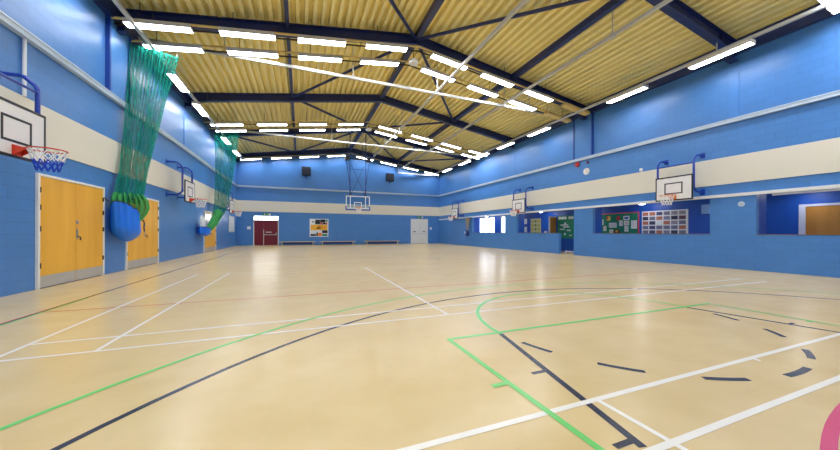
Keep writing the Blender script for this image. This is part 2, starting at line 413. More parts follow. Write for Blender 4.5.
paint('green_key', M['line_green'], 0.05, [(1.55, -4), (1.54, 3.05), (6.44, 3.03), (6.53, 1.0), (6.6, -4)])
paint('green_tick', M['line_green'], 0.05, [(1.39, 2.0), (1.54, 2.0)], [(6.40, 1.93), (6.53, 1.93)])
paint('pink_arc', M['line_pink'], 0.06, arc(4.0, -3.98, 4.895, 20, 160))

# ------------------------------------------------------------------ doors
def frame_on_x(m, x, s, y0, y1, zt, wd, dp):
    m.box(min(x, x + s*dp), max(x, x + s*dp), y0, y0 + wd, 0, zt).box(min(x, x + s*dp), max(x, x + s*dp), y1 - wd, y1, 0, zt)
    m.box(min(x, x + s*dp), max(x, x + s*dp), y0 + wd, y1 - wd, zt - wd, zt); return m
DN = [1]
def hall_door(y0, y1, zt):
    n_ = DN[0]; DN[0] += 1
    fr = struct(frame_on_x(MB(), XL, 1, y0, y1, zt, 0.055, 0.05), 'door_%d' % n_, M['white'], bevel=0.004)
    ym = (y0 + y1) / 2
    for a, b_ in ((y0 + 0.06, ym - 0.003), (ym + 0.003, y1 - 0.06)):
        lf = MB().box(XL, XL + 0.032, a, b_, 0.02, zt - 0.06).build('door_leaf', M['oak'], fr)
        MB().box(XL + 0.032, XL + 0.035, a + 0.005, b_ - 0.005, 0.02, 0.26).build('kick_plate', M['kick'], lf)
    h = MB()
    for yy in (y0 + 0.058, y1 - 0.058):
        for zz in (0.42, 1.18, 1.62, 1.98): h.box(XL + 0.03, XL + 0.056, yy - 0.014, yy + 0.014, zz, zz + 0.11)
    build_each(h, 'hinge', M['dark'], fr)
    yy = ym + 0.06
    p = MB().box(XL + 0.032, XL + 0.036, yy - 0.03, yy + 0.03, 1.00, 1.24).build('push_plate', M['steel'], fr, bevel=0.001)
    MB().tube([(XL + 0.036, yy, 1.06), (XL + 0.09, yy, 1.05), (XL + 0.095, yy, 0.97)], 0.014, 8).build('door_handle', M['dark'], fr, smooth=True)
    MB().lathe([(0.001, 0), (0.045, 0), (0.045, 0.006), (0.03, 0.009), (0.001, 0.009)], 20, Matrix.Translation((XL + 0.032, yy, 1.40)) @ Matrix.Rotation(PI/2, 4, 'Y')).build('lock_rose', M['steel'], fr, smooth=True)
    return fr
hall_door(8.57, 10.82, 2.37); hall_door(11.94, 14.22, 2.34)
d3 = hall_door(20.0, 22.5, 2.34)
MB().box(XL + 0.032, XL + 0.036, 20.2, 22.3, 1.42, 2.2).build('glare_panel', mat('pale_glare', (214, 222, 232), 0.2), d3)  # pale sheet imitating the reflected glare on the upper door, not glazing
# maroon double doors in the end wall with daylight above them
y = YB
fr = struct(MB().box(-3.74, -3.68, y - 0.04, y + 0.02, 0, 2.52).box(-1.86, -1.80, y - 0.04, y + 0.02, 0, 2.52).box(-3.68, -1.86, y - 0.04, y + 0.02, 2.47, 2.52).box(-3.68, -1.86, y - 0.04, y + 0.02, 2.14, 2.17), 'door_4', M['white'])
for a, b_ in ((-3.68, -2.965), (-2.955, -1.86)): MB().box(a, b_, y - 0.02, y + 0.02, 0.02, 2.14).build('door_leaf', M['maroon'], fr)
MB().box(-2.98, -2.94, y - 0.035, y - 0.02, 0.02, 1.34).build('meeting_strip', M['offwhite'], fr)
MB().box(-2.92, -1.98, y - 0.075, y - 0.045, 0.88, 0.93).box(-2.02, -1.96, y - 0.075, y - 0.02, 0.86, 1.08).box(-2.95, -2.88, y - 0.075, y - 0.02, 0.86, 0.96).build('panic_bar', M['steel'], fr)
MB().box(-2.80, -2.35, y - 0.028, y - 0.02, 1.10, 1.15).build('push_notice', M['white'], fr)
struct(MB().box(-3.68, -1.86, y + 0.005, y + 0.015, 2.17, 2.47), 'window_1', M['day_strong'])
# white double doors
fr = struct(MB().box(10.36, 10.44, y - 0.05, y, 0, 2.50).box(12.14, 12.22, y - 0.05, y, 0, 2.50).box(10.44, 12.14, y - 0.05, y, 2.44, 2.50), 'door_5', M['offwhite'])
for a, b_ in ((10.44, 11.285), (11.295, 12.14)): 
    MB().box(a, b_, y - 0.03, y, 0.02, 2.44).build('door_leaf', M['offwhite'], fr)
    MB().box(a + 0.12, b_ - 0.12, y - 0.09, y - 0.06, 0.98, 1.02).box(a + 0.1, a + 0.18, y - 0.09, y - 0.03, 0.95, 1.05).box(b_ - 0.18, b_ - 0.1, y - 0.09, y - 0.03, 0.95, 1.05).build('panic_bar', M['steel'], fr)
MB().box(10.62, 10.90, y - 0.036, y - 0.03, 1.18, 1.26).box(11.66, 11.94, y - 0.036, y - 0.03, 1.18, 1.26).build('push_notice', M['dark'], fr)
# corridor: brown door, open door leaf, windows
fr = struct(MB().box(XC - 0.05, XC, 4.72, 4.87, 0, 2.15).box(XC - 0.05, XC, 3.65, 3.80, 0, 2.15).box(XC - 0.05, XC, 3.80, 4.72, 2.07, 2.15), 'door_6', M['lilac'], bevel=0.006)
lf = MB().box(XC - 0.03, XC, 3.80, 4.72, 0.01, 2.07).build('door_leaf', M['oak_dark'], fr)
MB().tube([(XC - 0.03, 3.92, 1.02), (XC - 0.08, 3.92, 1.02), (XC - 0.08, 4.04, 1.02)], 0.011, 8).build('door_handle', M['steel'], lf, smooth=True)
fr = struct(MB().box(14.92, 15.0, 15.27, 15.33, 0.01, 2.22).box(15.0, XC, 15.27, 15.33, 2.16, 2.22), 'door_7', M['white'])
MB().box(15.0, XC, 15.28, 15.32, 0.01, 2.16).build('door_leaf', M['oak_dark'], fr)
MB().tube([(15.1, 15.28, 1.02), (15.1, 15.22, 1.02), (15.22, 15.22, 1.02)], 0.011, 8).build('door_handle', M['steel'], fr, smooth=True)
wf = MB()
for yy in (21.98, 22.75, 23.05, 23.75, 24.39): wf.box(XC - 0.03, XC + 0.08, yy, yy + 0.06, 0.9, 2.52)
wf.box(XC - 0.03, XC + 0.08, 21.98, 24.45, 2.46, 2.52).box(XC - 0.03, XC + 0.08, 21.98, 24.45, 2.08, 2.14).box(XC - 0.05, XC + 0.08, 21.98, 24.45, 0.86, 0.94)
M['window_frame'] = mat('window_frame', (150, 168, 204), 0.4)
fr = struct(wf, 'window_2', M['window_frame'])
MB().box(XC + 0.09, XC + 0.10, 21.98, 24.45, 0.9, 2.52).build('window_pane', M['day'], fr)
fr = struct(MB().box(XC - 0.03, XC + 0.08, 20.52, 20.58, 0.3, 2.52).box(XC - 0.03, XC + 0.08, 21.10, 21.16, 0.3, 2.52).box(XC - 0.03, XC + 0.08, 20.58, 21.10, 2.46, 2.52).box(XC - 0.03, XC + 0.08, 20.58, 21.10, 1.05, 1.11), 'window_3', M['window_frame'])
MB().box(XC + 0.09, XC + 0.10, 20.52, 21.16, 0.3, 2.52).build('window_pane', M['day'], fr)

# ------------------------------------------------------------------ strip lights
LN = 1.58
def make_lamp(lit):
    r = thing('strip_light', (0, 0, 0), 'white strip light', 'light', 'strip lights')
    MB().box(-LN/2, LN/2, -0.15, 0.15, 0.0, 0.06).box(-LN/2, LN/2, -0.15, -0.135, -0.055, 0.0).box(-LN/2, LN/2, 0.135, 0.15, -0.055, 0.0)\
        .box(-LN/2, -LN/2 + 0.015, -0.135, 0.135, -0.055, 0.0).box(LN/2 - 0.015, LN/2, -0.135, 0.135, -0.055, 0.0).build('housing', M['housing'] if lit else M['tan'], r)
    MB().box(-LN/2 + 0.015, LN/2 - 0.015, -0.135, 0.135, -0.05, -0.002).build('diffuser', M['lamp'] if lit else M['tan'], r)
    build_each(MB().box(-0.55, -0.49, -0.04, 0.04, 0.06, 0.09).box(0.49, 0.55, -0.04, 0.04, 0.06, 0.09), 'mounting_bracket', M['tube_grey'], r)
    return r
lamp0, lamp1 = make_lamp(True), make_lamp(False)
used = {True: False, False: False}
def put_lamp(loc, ry, rz, label, group, lit=True):
    p = lamp0 if lit else lamp1
    o = p if not used[lit] else copy_tree(p)
    used[lit] = True
    o.location = loc; o.rotation_euler = (0, ry, rz); tag(o, label, 'light', group)
    return o
ORD = ['first', 'second', 'third', 'fourth', 'fifth', 'sixth', 'seventh', 'eighth', 'ninth', 'tenth']
SPOTS = [-3.85, -1.58, 0.66, 2.95]
TILT = math.atan(0.135)
rows = [(11.0, 'nearest full overhead row'), (12.1, 'second overhead row'), (19.7, 'third overhead row'), (20.8, 'fourth overhead row'), (28.4, 'row above the end wall')]
for (y, rn) in rows:
    for side in (0, 1):
        for i, sx in enumerate(SPOTS):
            x = sx if side == 0 else 2 * XM - sx
            lit = not (side == 1 and i == 0 and y < 13)
            put_lamp((x, y, z_lamp(x)), -TILT if side == 0 else TILT, 0,
                     ('lit white strip light, ' if lit else 'unlit tan strip light, ') + ORD[i] + (' from the yellow door side, ' if side == 0 else ' from the openings side, ') + rn, rn, lit)
x = 2 * XM + 3.85
put_lamp((x, 3.4, z_lamp(x)), TILT, 0, 'bright white strip light nearest the camera, cut off by the photo edge', 'corner strip lights')
LYR = [2.65, 5.62, 8.63, 13.6, 16.6, 19.4, 22.0, 25.2]
for i, y in enumerate(LYR):
    put_lamp((12.48, y, 6.90), 0, PI/2, 'white strip light high along the wall with openings, ' + ORD[i] + ' from the camera', 'right wall strip lights')
LYL = [14.3, 17.1, 22.3, 25.5]
for i, y in enumerate(LYL):
    put_lamp((-4.40, y, 6.92), 0, PI/2, 'white strip light high along the wall with yellow doors, ' + ORD[i] + ' from the camera', 'left wall strip lights')
# rails that carry the lights
for (y, rn) in rows:
    r = thing('light_rail', (XM, y, z_lamp(XM)), 'thin tan and dark rail joining the lights of the ' + rn, 'rail', 'light rails')
    for (xa, xb) in ((-4.95, XM), (XM, 13.0)):
        MB().prism([(xa, z_lamp(xa) + 0.09), (xb, z_lamp(xb) + 0.09), (xb, z_lamp(xb) + 0.135), (xa, z_lamp(xa) + 0.135)], 'Y', y - 0.03, y + 0.03).build('rail', M['tan'], r)
        MB().prism([(xa, z_lamp(xa) + 0.03), (xb, z_lamp(xb) + 0.03), (xb, z_lamp(xb) + 0.07), (xa, z_lamp(xa) + 0.07)], 'Y', y + 0.16, y + 0.19).build('cable_tray', M['dark'], r)
    for px in (-4.3, -2.0, 0.3, 2.6, 5.9, 8.2, 10.5, 12.7):
        MB().tube([(px, y, z_lamp(px) + 0.1), (px, y, z_deck(px) + 0.01)], 0.009, 6).build('rod', M['dark'], r)
for (x, sx, lb) in ((12.48, XR, 'pale tube carrying the lights along the wall with openings'), (-4.40, XL, 'pale tube carrying the lights along the wall with yellow doors')):
    r = thing('light_rail', (x, 12, 7.05), lb, 'rail', 'wall light rails')
    MB().box(x - 0.05, x + 0.05, YR + 0.3, YB - 0.3, 6.99, 7.07).build('rail', M['tube_grey'], r)
    for y in FRAMES[1:5]:
        MB().tube([(x, y, 7.05), (x, y, z_raft(x) + 0.02)], 0.02, 8).build('hanger', M['tube_grey'], r, smooth=True)
# the lamps of the rows overhead and behind the camera, outside the frame
def area(x, y, z, sx, sy):
    l = bpy.data.lights.new('overhead_lamp', 'AREA'); l.shape = 'RECTANGLE'; l.size = sx; l.size_y = sy
    l.energy = LAMP * PI * sx * sy; l.color = (0.93, 0.955, 1.0)
    o = bpy.data.objects.new('overhead_lamp', l); o.location = (x, y, z); COL.objects.link(o)
for y in (2.3, 3.4, -3.2):
    for sx in SPOTS:
        for x in (sx, 2 * XM - sx):
            if y == 3.4 and x > 12: continue
            area(x, y, z_lamp(x) - 0.06, 1.55, 0.27)
for y in (-3, 0, 3, 6, 9): area(-4.40, y, 6.86, 0.27, 1.55)
for y in (1.5, 4.6, 6.6, 12.7, 19.0, 26.0):  # unseen fill lights, added to brighten the corridor
    l = bpy.data.lights.new('corridor_fill_light', 'AREA'); l.shape = 'DISK'; l.size = 0.36; l.energy = 9; l.color = (0.97, 0.98, 1.0)
    o = bpy.data.objects.new('corridor_fill_light', l); o.location = (14.9, y, 2.58); COL.objects.link(o)
for y in (-3, 0): area(12.48, y, 6.86, 0.27, 1.55)

# ------------------------------------------------------------------ curtain tracks
def track(name_loc, pts, label, hang):
    r = thing('curtain_track', name_loc, label, 'track', 'curtain tracks')
    (x0, y0, z0), (x1, y1, z1) = pts
    if x0 == x1: MB().box(x0 - 0.04, x0 + 0.04, y0, y1, z0 - 0.05, z0 + 0.05).build('rail', M['tube_grey'], r)
    else: MB().box(x0, x1, y0 - 0.04, y0 + 0.04, z0 - 0.05, z0 + 0.05).build('rail', M['tube_grey'], r)
    for (hx, hy) in hang:
        MB().tube([(hx, hy, z0), (hx, hy, z_deck(hx) + 0.02)], 0.018, 8).build('hanger', M['tube_grey'], r, smooth=True)
        MB().box(hx - 0.07, hx + 0.07, hy - 0.07, hy + 0.07, z0 - 0.06, z0 + 0.07).build('clamp', M['tube_grey'], r)
track((4, 12.35, 7.35), [(-4.9, 12.35, 7.35), (13.2, 12.35, 7.35)], 'long white crossways track carrying the nearer green net', [(-2.5, 12.35), (1.92, 12.35), (5.62, 12.35), (9.2, 12.35), (11.9, 12.35)])
track((4, 21.4, 7.35), [(-4.9, 21.4, 7.35), (13.2, 21.4, 7.35)], 'long white crossways track carrying the farther green net', [(1.92, 21.4), (5.62, 21.4), (9.2, 21.4)])
track((5.62, 10, 7.46), [(5.62, YR + 0.1, 7.46), (5.62, 24.9, 7.46)], 'lengthwise grey track hung close beside the roof ridge', [(5.62, 6.6), (5.62, 17.5), (5.62, 24.8)])
track((9.2, 10, 7.46), [(9.2, YR + 0.1, 7.46), (9.2, 28.8, 7.46)], 'lengthwise grey track hung midway between ridge and the openings wall', [(9.2, 6.8), (9.2, 17.5), (9.2, 24.5)])
track((11, 28.72, 7.0), [(8.85, 28.72, 7.0), (12.6, 28.72, 7.0)], 'short white track high on the end wall', [(8.95, 28.72), (12.4, 28.72)])

# ------------------------------------------------------------------ green divider nets and sacks
def pleated(rows_, depth, folds, n_sub=6, cols=None):
    """rows_: (z, (xl, yl), (xr, yr), depth factor); an accordion of folds across the width"""
    q = MB(); nc = folds * n_sub; jit = [random.uniform(0.55, 1.15) for _ in range(folds + 2)]
    dense = []
    for i in range(len(rows_) - 1):
        a, b_ = rows_[i], rows_[i + 1]; st = max(2, int((a[0] - b_[0]) / 0.15))
        for t in range(st):
            f = t / st; g = f
            dense.append((a[0] + (b_[0] - a[0]) * f, [a[1][j] + (b_[1][j] - a[1][j]) * g for j in (0, 1)], [a[2][j] + (b_[2][j] - a[2][j]) * g for j in (0, 1)], a[3] + (b_[3] - a[3]) * f))
    l = rows_[-1]; dense.append((l[0], list(l[1]), list(l[2]), l[3]))
    vs = []
    for ri, (z, p, r, df) in enumerate(dense):
        for c in range(nc + 1):
            u = c / nc; k_ = c / n_sub
            s_ = math.sin(2 * PI * k_ * 0.5) * jit[int(k_)] * depth * df
            uu = u + 0.010 * math.sin(z * 3.1 + c * 1.7)
            sag = 0.10 * (0.5 - abs(u - 0.5)) * math.sin(k_ * 2.1) if ri == 0 else 0
            vs.append((p[0] + (r[0] - p[0]) * uu, p[1] + (r[1] - p[1]) * uu + s_, z - sag))
    W_ = nc + 1
    q.add(vs, [(i * W_ + j, i * W_ + j + 1, (i + 1) * W_ + j + 1, (i + 1) * W_ + j) for i in range(len(dense) - 1) for j in range(nc)])
    return q
def gathered(pts, r, m, parent, name, lobes=9):
    """bunched end of a net: a lumpy tapering roll"""
    q = MB(); n_ = 40; k_ = len(pts); vs = []
    P_ = [Vector(p) for p in pts]
    for i, p in enumerate(P_):
        t = (P_[min(i + 1, k_ - 1)] - P_[max(i - 1, 0)]).normalized()
        a = t.cross(Vector((0.2, 0.3, 1))).normalized(); b_ = a.cross(t).normalized()
        for j in range(n_):
            th = 2 * PI * j / n_
            rr = r[i] * (1 + 0.16 * math.sin(lobes * th + i * 1.3) + 0.08 * math.sin(4 * th - i * 2.1))
            o_ = a * (math.cos(th) * rr) + b_ * (math.sin(th) * rr * 0.9)
            o_.x *= 0.55
            vs.append(p + o_)
    fs = [(i*n_ + j, i*n_ + (j+1) % n_, (i+1)*n_ + (j+1) % n_, (i+1)*n_ + j) for i in range(k_ - 1) for j in range(n_)]
    fs += [tuple(range(n_))[::-1], tuple((k_-1)*n_ + j for j in range(n_))]
    q.add(vs, fs); return q.build(name, m, parent, smooth=True)
def sack(cx, cy, z0, rx, ry, zl, zr, label, loc_name='storage_sack', m='bag'):
    """cloth sack hung on the wall: round bottom, slanted mouth (zl at the camera end, zr at the far end)"""
    r = thing(loc_name, (cx, cy, z0), label, 'bag', None)
    q = MB(); n_ = 72; vs = []; K = 18
    for i in range(K + 1):
        f = i / K
        for j in range(n_):
            th = 2 * PI * j / n_; c, s_ = math.cos(th), math.sin(th)
            zt = zl + (zr - zl) * (s_ * 0.5 + 0.5)
            h = f ** 1.15
            prof_ = math.sin(min(1, f * 2.2) * PI / 2) ** 0.7 * (1.0 - 0.08 * max(0, f - 0.45) / 0.55)
            fold = 1 + (0.09 * math.sin(15 * th + 2.5 * f) + 0.05 * math.sin(7 * th + 1)) * f
            fx = rx * prof_ * fold; fy = ry * prof_ * (1 + (fold - 1) * 0.4)
            lean = -0.06 * ry * (f - 0.3) * 2
            vs.append((cx + c * fx, cy + s_ * fy + lean, z0 + (zt - z0) * h))
    fs = [(i*n_ + j, i*n_ + (j+1) % n_, (i+1)*n_ + (j+1) % n_, (i+1)*n_ + j) for i in range(K) for j in range(n_)]
    fs.append(tuple(range(n_))[::-1])
    q.add(vs, fs); q.build('sack_body', M[m], r, smooth=True)
    mouth = [vs[K * n_ + j] for j in range(n_)]
    MB().tube(mouth, 0.014, 6, closed=True).build('drawstring', M['dark'], r, smooth=True)
    return r, mouth
g = thing('divider_net', (-4.4, 12.35, 1.8), 'tall green divider net bunched beside the two nearer yellow doors', 'net', 'green divider nets')
R1 = [(6.94, (-4.95, 11.98), (-3.80, 12.36), 1.0), (6.0, (-4.95, 11.90), (-3.95, 12.22), 1.0), (4.5, (-4.93, 11.68), (-4.12, 11.85), 1.0), (3.0, (-4.90, 11.38), (-4.36, 11.72), 0.95), (2.15, (-4.90, 11.05), (-4.44, 11.62), 0.9), (2.0, (-4.88, 11.05), (-4.5, 11.6), 0.8)]
pleated(R1, 0.13, 26).build('netting', M['net'], g, smooth=True)
MB().tube([(-4.95, 11.98, 6.95), (-3.80, 12.36, 6.95)], 0.02, 6).build('heading_tape', M['notice_green'], g)
for xx in (-4.75, -4.3, -3.85): MB().tube([(xx, 12.36, 7.31), (xx, 12.34, 7.1), (xx, 11.98 + (xx + 4.95) * 0.33, 6.95)], 0.008, 6).build('net_cord', M['cord_white'], g)
pleated([(2.28, (-4.90, 11.05), (-4.42, 11.60), 0.8), (2.12, (-4.90, 10.95), (-4.36, 11.78), 1.2), (1.9, (-4.90, 10.98), (-4.36, 11.86), 1.3), (1.72, (-4.88, 11.0), (-4.40, 11.80), 1.2), (1.5, (-4.84, 11.05), (-4.48, 11.62), 0.9)], 0.15, 14).build('gathered_end', M['net_dense'], g, smooth=True)
s1, mouth = sack(-4.72, 11.36, 0.88, 0.26, 0.53, 2.02, 1.62, 'blue cloth sack between the two nearer yellow doors')
MB().tube([(-4.55, 11.80, 1.60), (-4.5, 11.84, 1.45), (-4.5, 11.82, 1.30), (-4.5, 11.85, 1.18)], 0.018, 6).build('cord_end', M['dark'], s1, smooth=True)
MB().tube([(-4.98, 10.80, 2.12), (-4.9, 10.85, 2.0)], 0.015, 6).build('hook', M['dark'], s1, smooth=True)
g2 = thing('divider_net', (-4.2, 21.4, 1.5), 'green divider net hanging over the farthest yellow door', 'net', 'green divider nets')
R2 = [(7.30, (-4.85, 21.40), (-3.55, 21.42), 1.0), (5.45, (-4.74, 21.2), (-3.67, 21.25), 1.0), (4.0, (-4.70, 20.95), (-3.84, 21.0), 0.95), (2.83, (-4.67, 20.7), (-3.98, 20.75), 0.8), (2.2, (-4.72, 20.4), (-4.10, 20.5), 0.7), (1.8, (-4.75, 20.15), (-4.35, 20.25), 0.6)]
pleated(R2, 0.13, 30).build('netting', M['net'], g2, smooth=True)
MB().box(-4.85, -3.55, 21.38, 21.42, 7.27, 7.31).build('heading_tape', M['notice_green'], g2)
gathered([(-4.36, 20.45, 2.35), (-4.42, 20.35, 2.1), (-4.52, 20.1, 1.75), (-4.64, 19.8, 1.42), (-4.70, 19.6, 1.25)], [0.26, 0.32, 0.30, 0.22, 0.14], M['net_dense'], g2, 'gathered_end')
s2, _ = sack(-4.74, 19.15, 0.92, 0.24, 0.66, 1.42, 1.34, 'blue cloth sack under the farther green net')
q = MB(); 
for i in range(3): pass
q.prism([(18.55, 1.35), (19.3, 1.35), (19.15, 1.75), (18.75, 2.0), (18.55, 1.85)], 'X', -4.80, -4.72)
q.build('pale_flap', M['bag_white'], s2)
# small beige net parked on the right wall
g3 = thing('divider_net', (13.25, 22.9, 1.3), 'small beige net bunch hanging beside the bright window opening', 'net')
R3 = [(2.42, (13.36, 23.35), (13.30, 22.45), 1.0), (1.9, (13.36, 23.25), (13.30, 22.65), 0.8), (1.35, (13.38, 23.05), (13.34, 22.85), 0.5)]
pleated(R3, 0.06, 8).build('netting', M['net_beige'], g3, smooth=True)
MB().box(13.28, 13.5, 22.42, 23.38, 2.40, 2.43).build('hanging_bar', M['dark'], g3)
s3 = thing('storage_sack', (13.3, 22.97, 0.84), 'small dark blue sack under the beige net bunch', 'bag')
MB().lathe([(0.02, 0.84), (0.12, 0.88), (0.17, 1.0), (0.15, 1.15), (0.12, 1.28), (0.10, 1.36)], 20, Matrix.Translation((13.32, 22.97, 0))).build('sack_body', M['hoop_navy'], s3, smooth=True)
MB().box(13.15, 13.17, 22.98, 23.10, 1.05, 1.25).build('pale_patch', M['bag_white'], s3)

# ------------------------------------------------------------------ basketball hoops
def ring(q, cx, cy, cz, r, t, n=32):
    q.tube([(cx + r * math.cos(2*PI*i/n), cy + r * math.sin(2*PI*i/n), cz) for i in range(n)], t, 8, closed=True)
def hoop_net(parent, cx, cy, cz, r, depth, m_list, n=12, levels=4):
    """knotted cords crossing in diamonds, in bands of colour"""
    per = [MB() for _ in m_list]
    def P_(a, k_):
        f = k_ / levels; rr = r * (1 - 0.42 * f) ; th = 2 * PI * a / n
        return (cx + rr * math.cos(th), cy + rr * math.sin(th), cz - depth * f)
    for k_ in range(levels):
        q = per[min(len(m_list) - 1, k_ * len(m_list) // levels)]
        for a in range(n):
            o_ = 0.5 * (k_ % 2)
            q.tube([P_(a + o_, k_), P_(a + o_ + 0.5, k_ + 1)], 0.009, 5); q.tube([P_(a + o_, k_), P_(a + o_ - 0.5, k_ + 1)], 0.009, 5)
    for q, m in zip(per, m_list): q.build('hoop_net', m, parent, smooth=True)
ZB, ZT = 2.40, 3.29
def make_hoop():
    r = thing('basketball_hoop', (0, 0, 0), 'basketball hoop', 'basketball hoop', 'wall mounted basketball hoops')
    bx = 0.60
    b = MB().box(bx, bx + 0.025, -0.60, 0.60, ZB, ZT).build('backboard', M['board'], r, bevel=0.003)
    q = MB(); w_ = 0.04; x0, x1 = bx - 0.006, bx + 0.03
    q.box(x0, x1, -0.605, 0.605, ZB - 0.005, ZB + w_).box(x0, x1, -0.605, 0.605, ZT - w_, ZT + 0.005)
    q.box(x0, x1, -0.605, -0.605 + w_, ZB + w_, ZT - w_).box(x0, x1, 0.605 - w_, 0.605, ZB + w_, ZT - w_).build('border', M['black'], b)
    q = MB(); x0, x1 = bx + 0.025, bx + 0.029
    za, zb = ZB + 0.24, ZB + 0.66
    q.box(x0, x1, -0.295, 0.295, za, za + w_).box(x0, x1, -0.295, 0.295, zb - w_, zb).box(x0, x1, -0.295, -0.295 + w_, za + w_, zb - w_).box(x0, x1, 0.295 - w_, 0.295, za + w_, zb - w_).build('target_square', M['black'], b)
    zr = ZB + 0.165
    q = MB(); ring(q, bx + 0.025 + 0.15 + 0.225, 0, zr, 0.225, 0.011)
    rim = q.build('rim', M['rim_red'], r, smooth=True)
    q = MB().box(bx + 0.025, bx + 0.035, -0.10, 0.10, zr - 0.13, zr + 0.04).prism([(bx + 0.03, zr + 0.02), (bx + 0.20, zr + 0.008), (bx + 0.20, zr - 0.012), (bx + 0.03, zr - 0.12)], 'Y', -0.085, -0.075)
    q.prism([(bx + 0.03, zr + 0.02), (bx + 0.20, zr + 0.008), (bx + 0.20, zr - 0.012), (bx + 0.03, zr - 0.12)], 'Y', 0.075, 0.085).box(bx + 0.03, bx + 0.20, -0.085, 0.085, zr - 0.004, zr + 0.006)
    q.build('rim_bracket', M['rim_red'], rim)
    for s_ in (-1, 1):
        yy = 0.585 * s_
        MB().tube([(0.0, yy, 3.98), (0.30, yy, 3.98), (0.36, yy, 3.965), (0.50, yy, 3.83), (0.53, yy, 3.77), (0.53, yy, 2.84), (0.50, yy, 2.78), (0.38, yy, 2.68), (0.32, yy, 2.665), (0.0, yy, 2.665)], 0.036, 10).build('support_arm', M['hoop_blue'], r, smooth=True)
        build_each(MB().box(0.0, 0.012, yy - 0.07, yy + 0.07, 3.88, 4.08).box(0.0, 0.012, yy - 0.07, yy + 0.07, 2.565, 2.765), 'wall_plate', M['hoop_blue'], r)
        MB().box(0.545, 0.60, yy - 0.03, yy + 0.0 if s_ > 0 else yy + 0.03, 2.95, 3.25).build('clamp', M['steel'], r)
    MB().tube([(0.53, -0.585, 3.70), (0.53, 0.585, 3.70)], 0.024, 8).build('crossbar', M['hoop_blue'], r, smooth=True)
    MB().tube([(0.53, -0.585, 2.84), (0.53, 0.585, 2.84)], 0.024, 8).build('crossbar', M['hoop_blue'], r, smooth=True)
    return r
hoop0 = make_hoop()
H = [(XL, 7.13, 0, 'rim_red', ('cord_white', 'cord_blue'), 'white backboard hoop with blue and white net above the nearest yellow door'),
     (XL, 15.60, 0, 'rim_red', ('cord_white',), 'white backboard hoop with red rim between the two green nets'),
     (XL, 24.0, 0, 'rim_red', ('cord_white',), 'white backboard hoop seen edge on beyond the farther green net'),
     (XR, 7.12, PI, 'rim_orange', ('cord_white',), 'white backboard hoop with orange rim over the photo display'),
     (XR, 15.78, PI, 'rim_red', ('cord_white',), 'white backboard hoop between bright window opening and yellow chart opening'),
     (XR, 24.45, PI, 'rim_red', ('cord_white',), 'small white backboard hoop above the beige net bunch')]
roots = [hoop0] + [copy_tree(hoop0) for _ in H[1:]]
for o, (x, y, rz, rm, nets, lb) in zip(roots, H):
    o['label'] = lb
    rim = [c for c in bpy.data.objects if c.parent == o and c.name.startswith('rim')][0]
    br = [c for c in bpy.data.objects if c.parent == rim][0]
    if rm != 'rim_red':
        for c in (rim, br):
            c.data = c.data.copy(); c.data.materials[0] = M[rm]
    hoop_net(rim, 0.60 + 0.025 + 0.375, 0, ZB + 0.155, 0.222, 0.34, [M[n_] for n_ in nets])
    o.location = (x, y, 0); o.rotation_euler = (0, 0, rz)
# glass board hung from the roof at the far end
r = thing('basketball_hoop', (4.17, 24.1, 2.9), 'clear backboard hoop hung on a blue frame from the roof at far end', 'basketball hoop')
cx, yy = 4.17, 24.1
b = MB().box(cx - 0.92, cx + 0.92, yy - 0.015, yy + 0.015, 2.92, 3.98).build('backboard', M['clear'], r)
q = MB(); w_ = 0.06
q.box(cx - 0.93, cx + 0.93, yy - 0.025, yy + 0.02, 3.93, 3.99).box(cx - 0.93, cx - 0.87, yy - 0.025, yy + 0.02, 3.2, 3.93).box(cx + 0.87, cx + 0.93, yy - 0.025, yy + 0.02, 3.2, 3.93)
q.box(cx - 0.87, cx + 0.87, yy - 0.022, yy + 0.018, 3.0, 3.05).box(cx - 0.62, cx - 0.57, yy - 0.022, yy + 0.018, 3.05, 3.93).box(cx + 0.57, cx + 0.62, yy - 0.022, yy + 0.018, 3.05, 3.93).build('border', M['white'], b)
q = MB().box(cx - 0.30, cx + 0.30, yy - 0.022, yy - 0.016, 3.46, 3.51).box(cx - 0.30, cx - 0.25, yy - 0.022, yy - 0.016, 3.10, 3.46).box(cx + 0.25, cx + 0.30, yy - 0.022, yy - 0.016, 3.10, 3.46).build('target_square', M['white'], b)
q = MB().box(cx - 0.96, cx + 0.96, yy - 0.035, yy + 0.03, 2.86, 2.94).box(cx - 0.96, cx - 0.90, yy - 0.035, yy + 0.03, 2.94, 3.2).box(cx + 0.90, cx + 0.96, yy - 0.035, yy + 0.03, 2.94, 3.2).build('padding', M['hoop_blue'], b)
q = MB(); ring(q, cx, yy - 0.40, 3.06, 0.225, 0.016); q.box(cx - 0.10, cx + 0.10, yy - 0.2, yy - 0.02, 2.98, 3.07)
rim = q.build('rim', M['rim_orange'], r, smooth=True)
hoop_net(rim, cx, yy - 0.40, 3.04, 0.222, 0.36, [M['cord_white']])
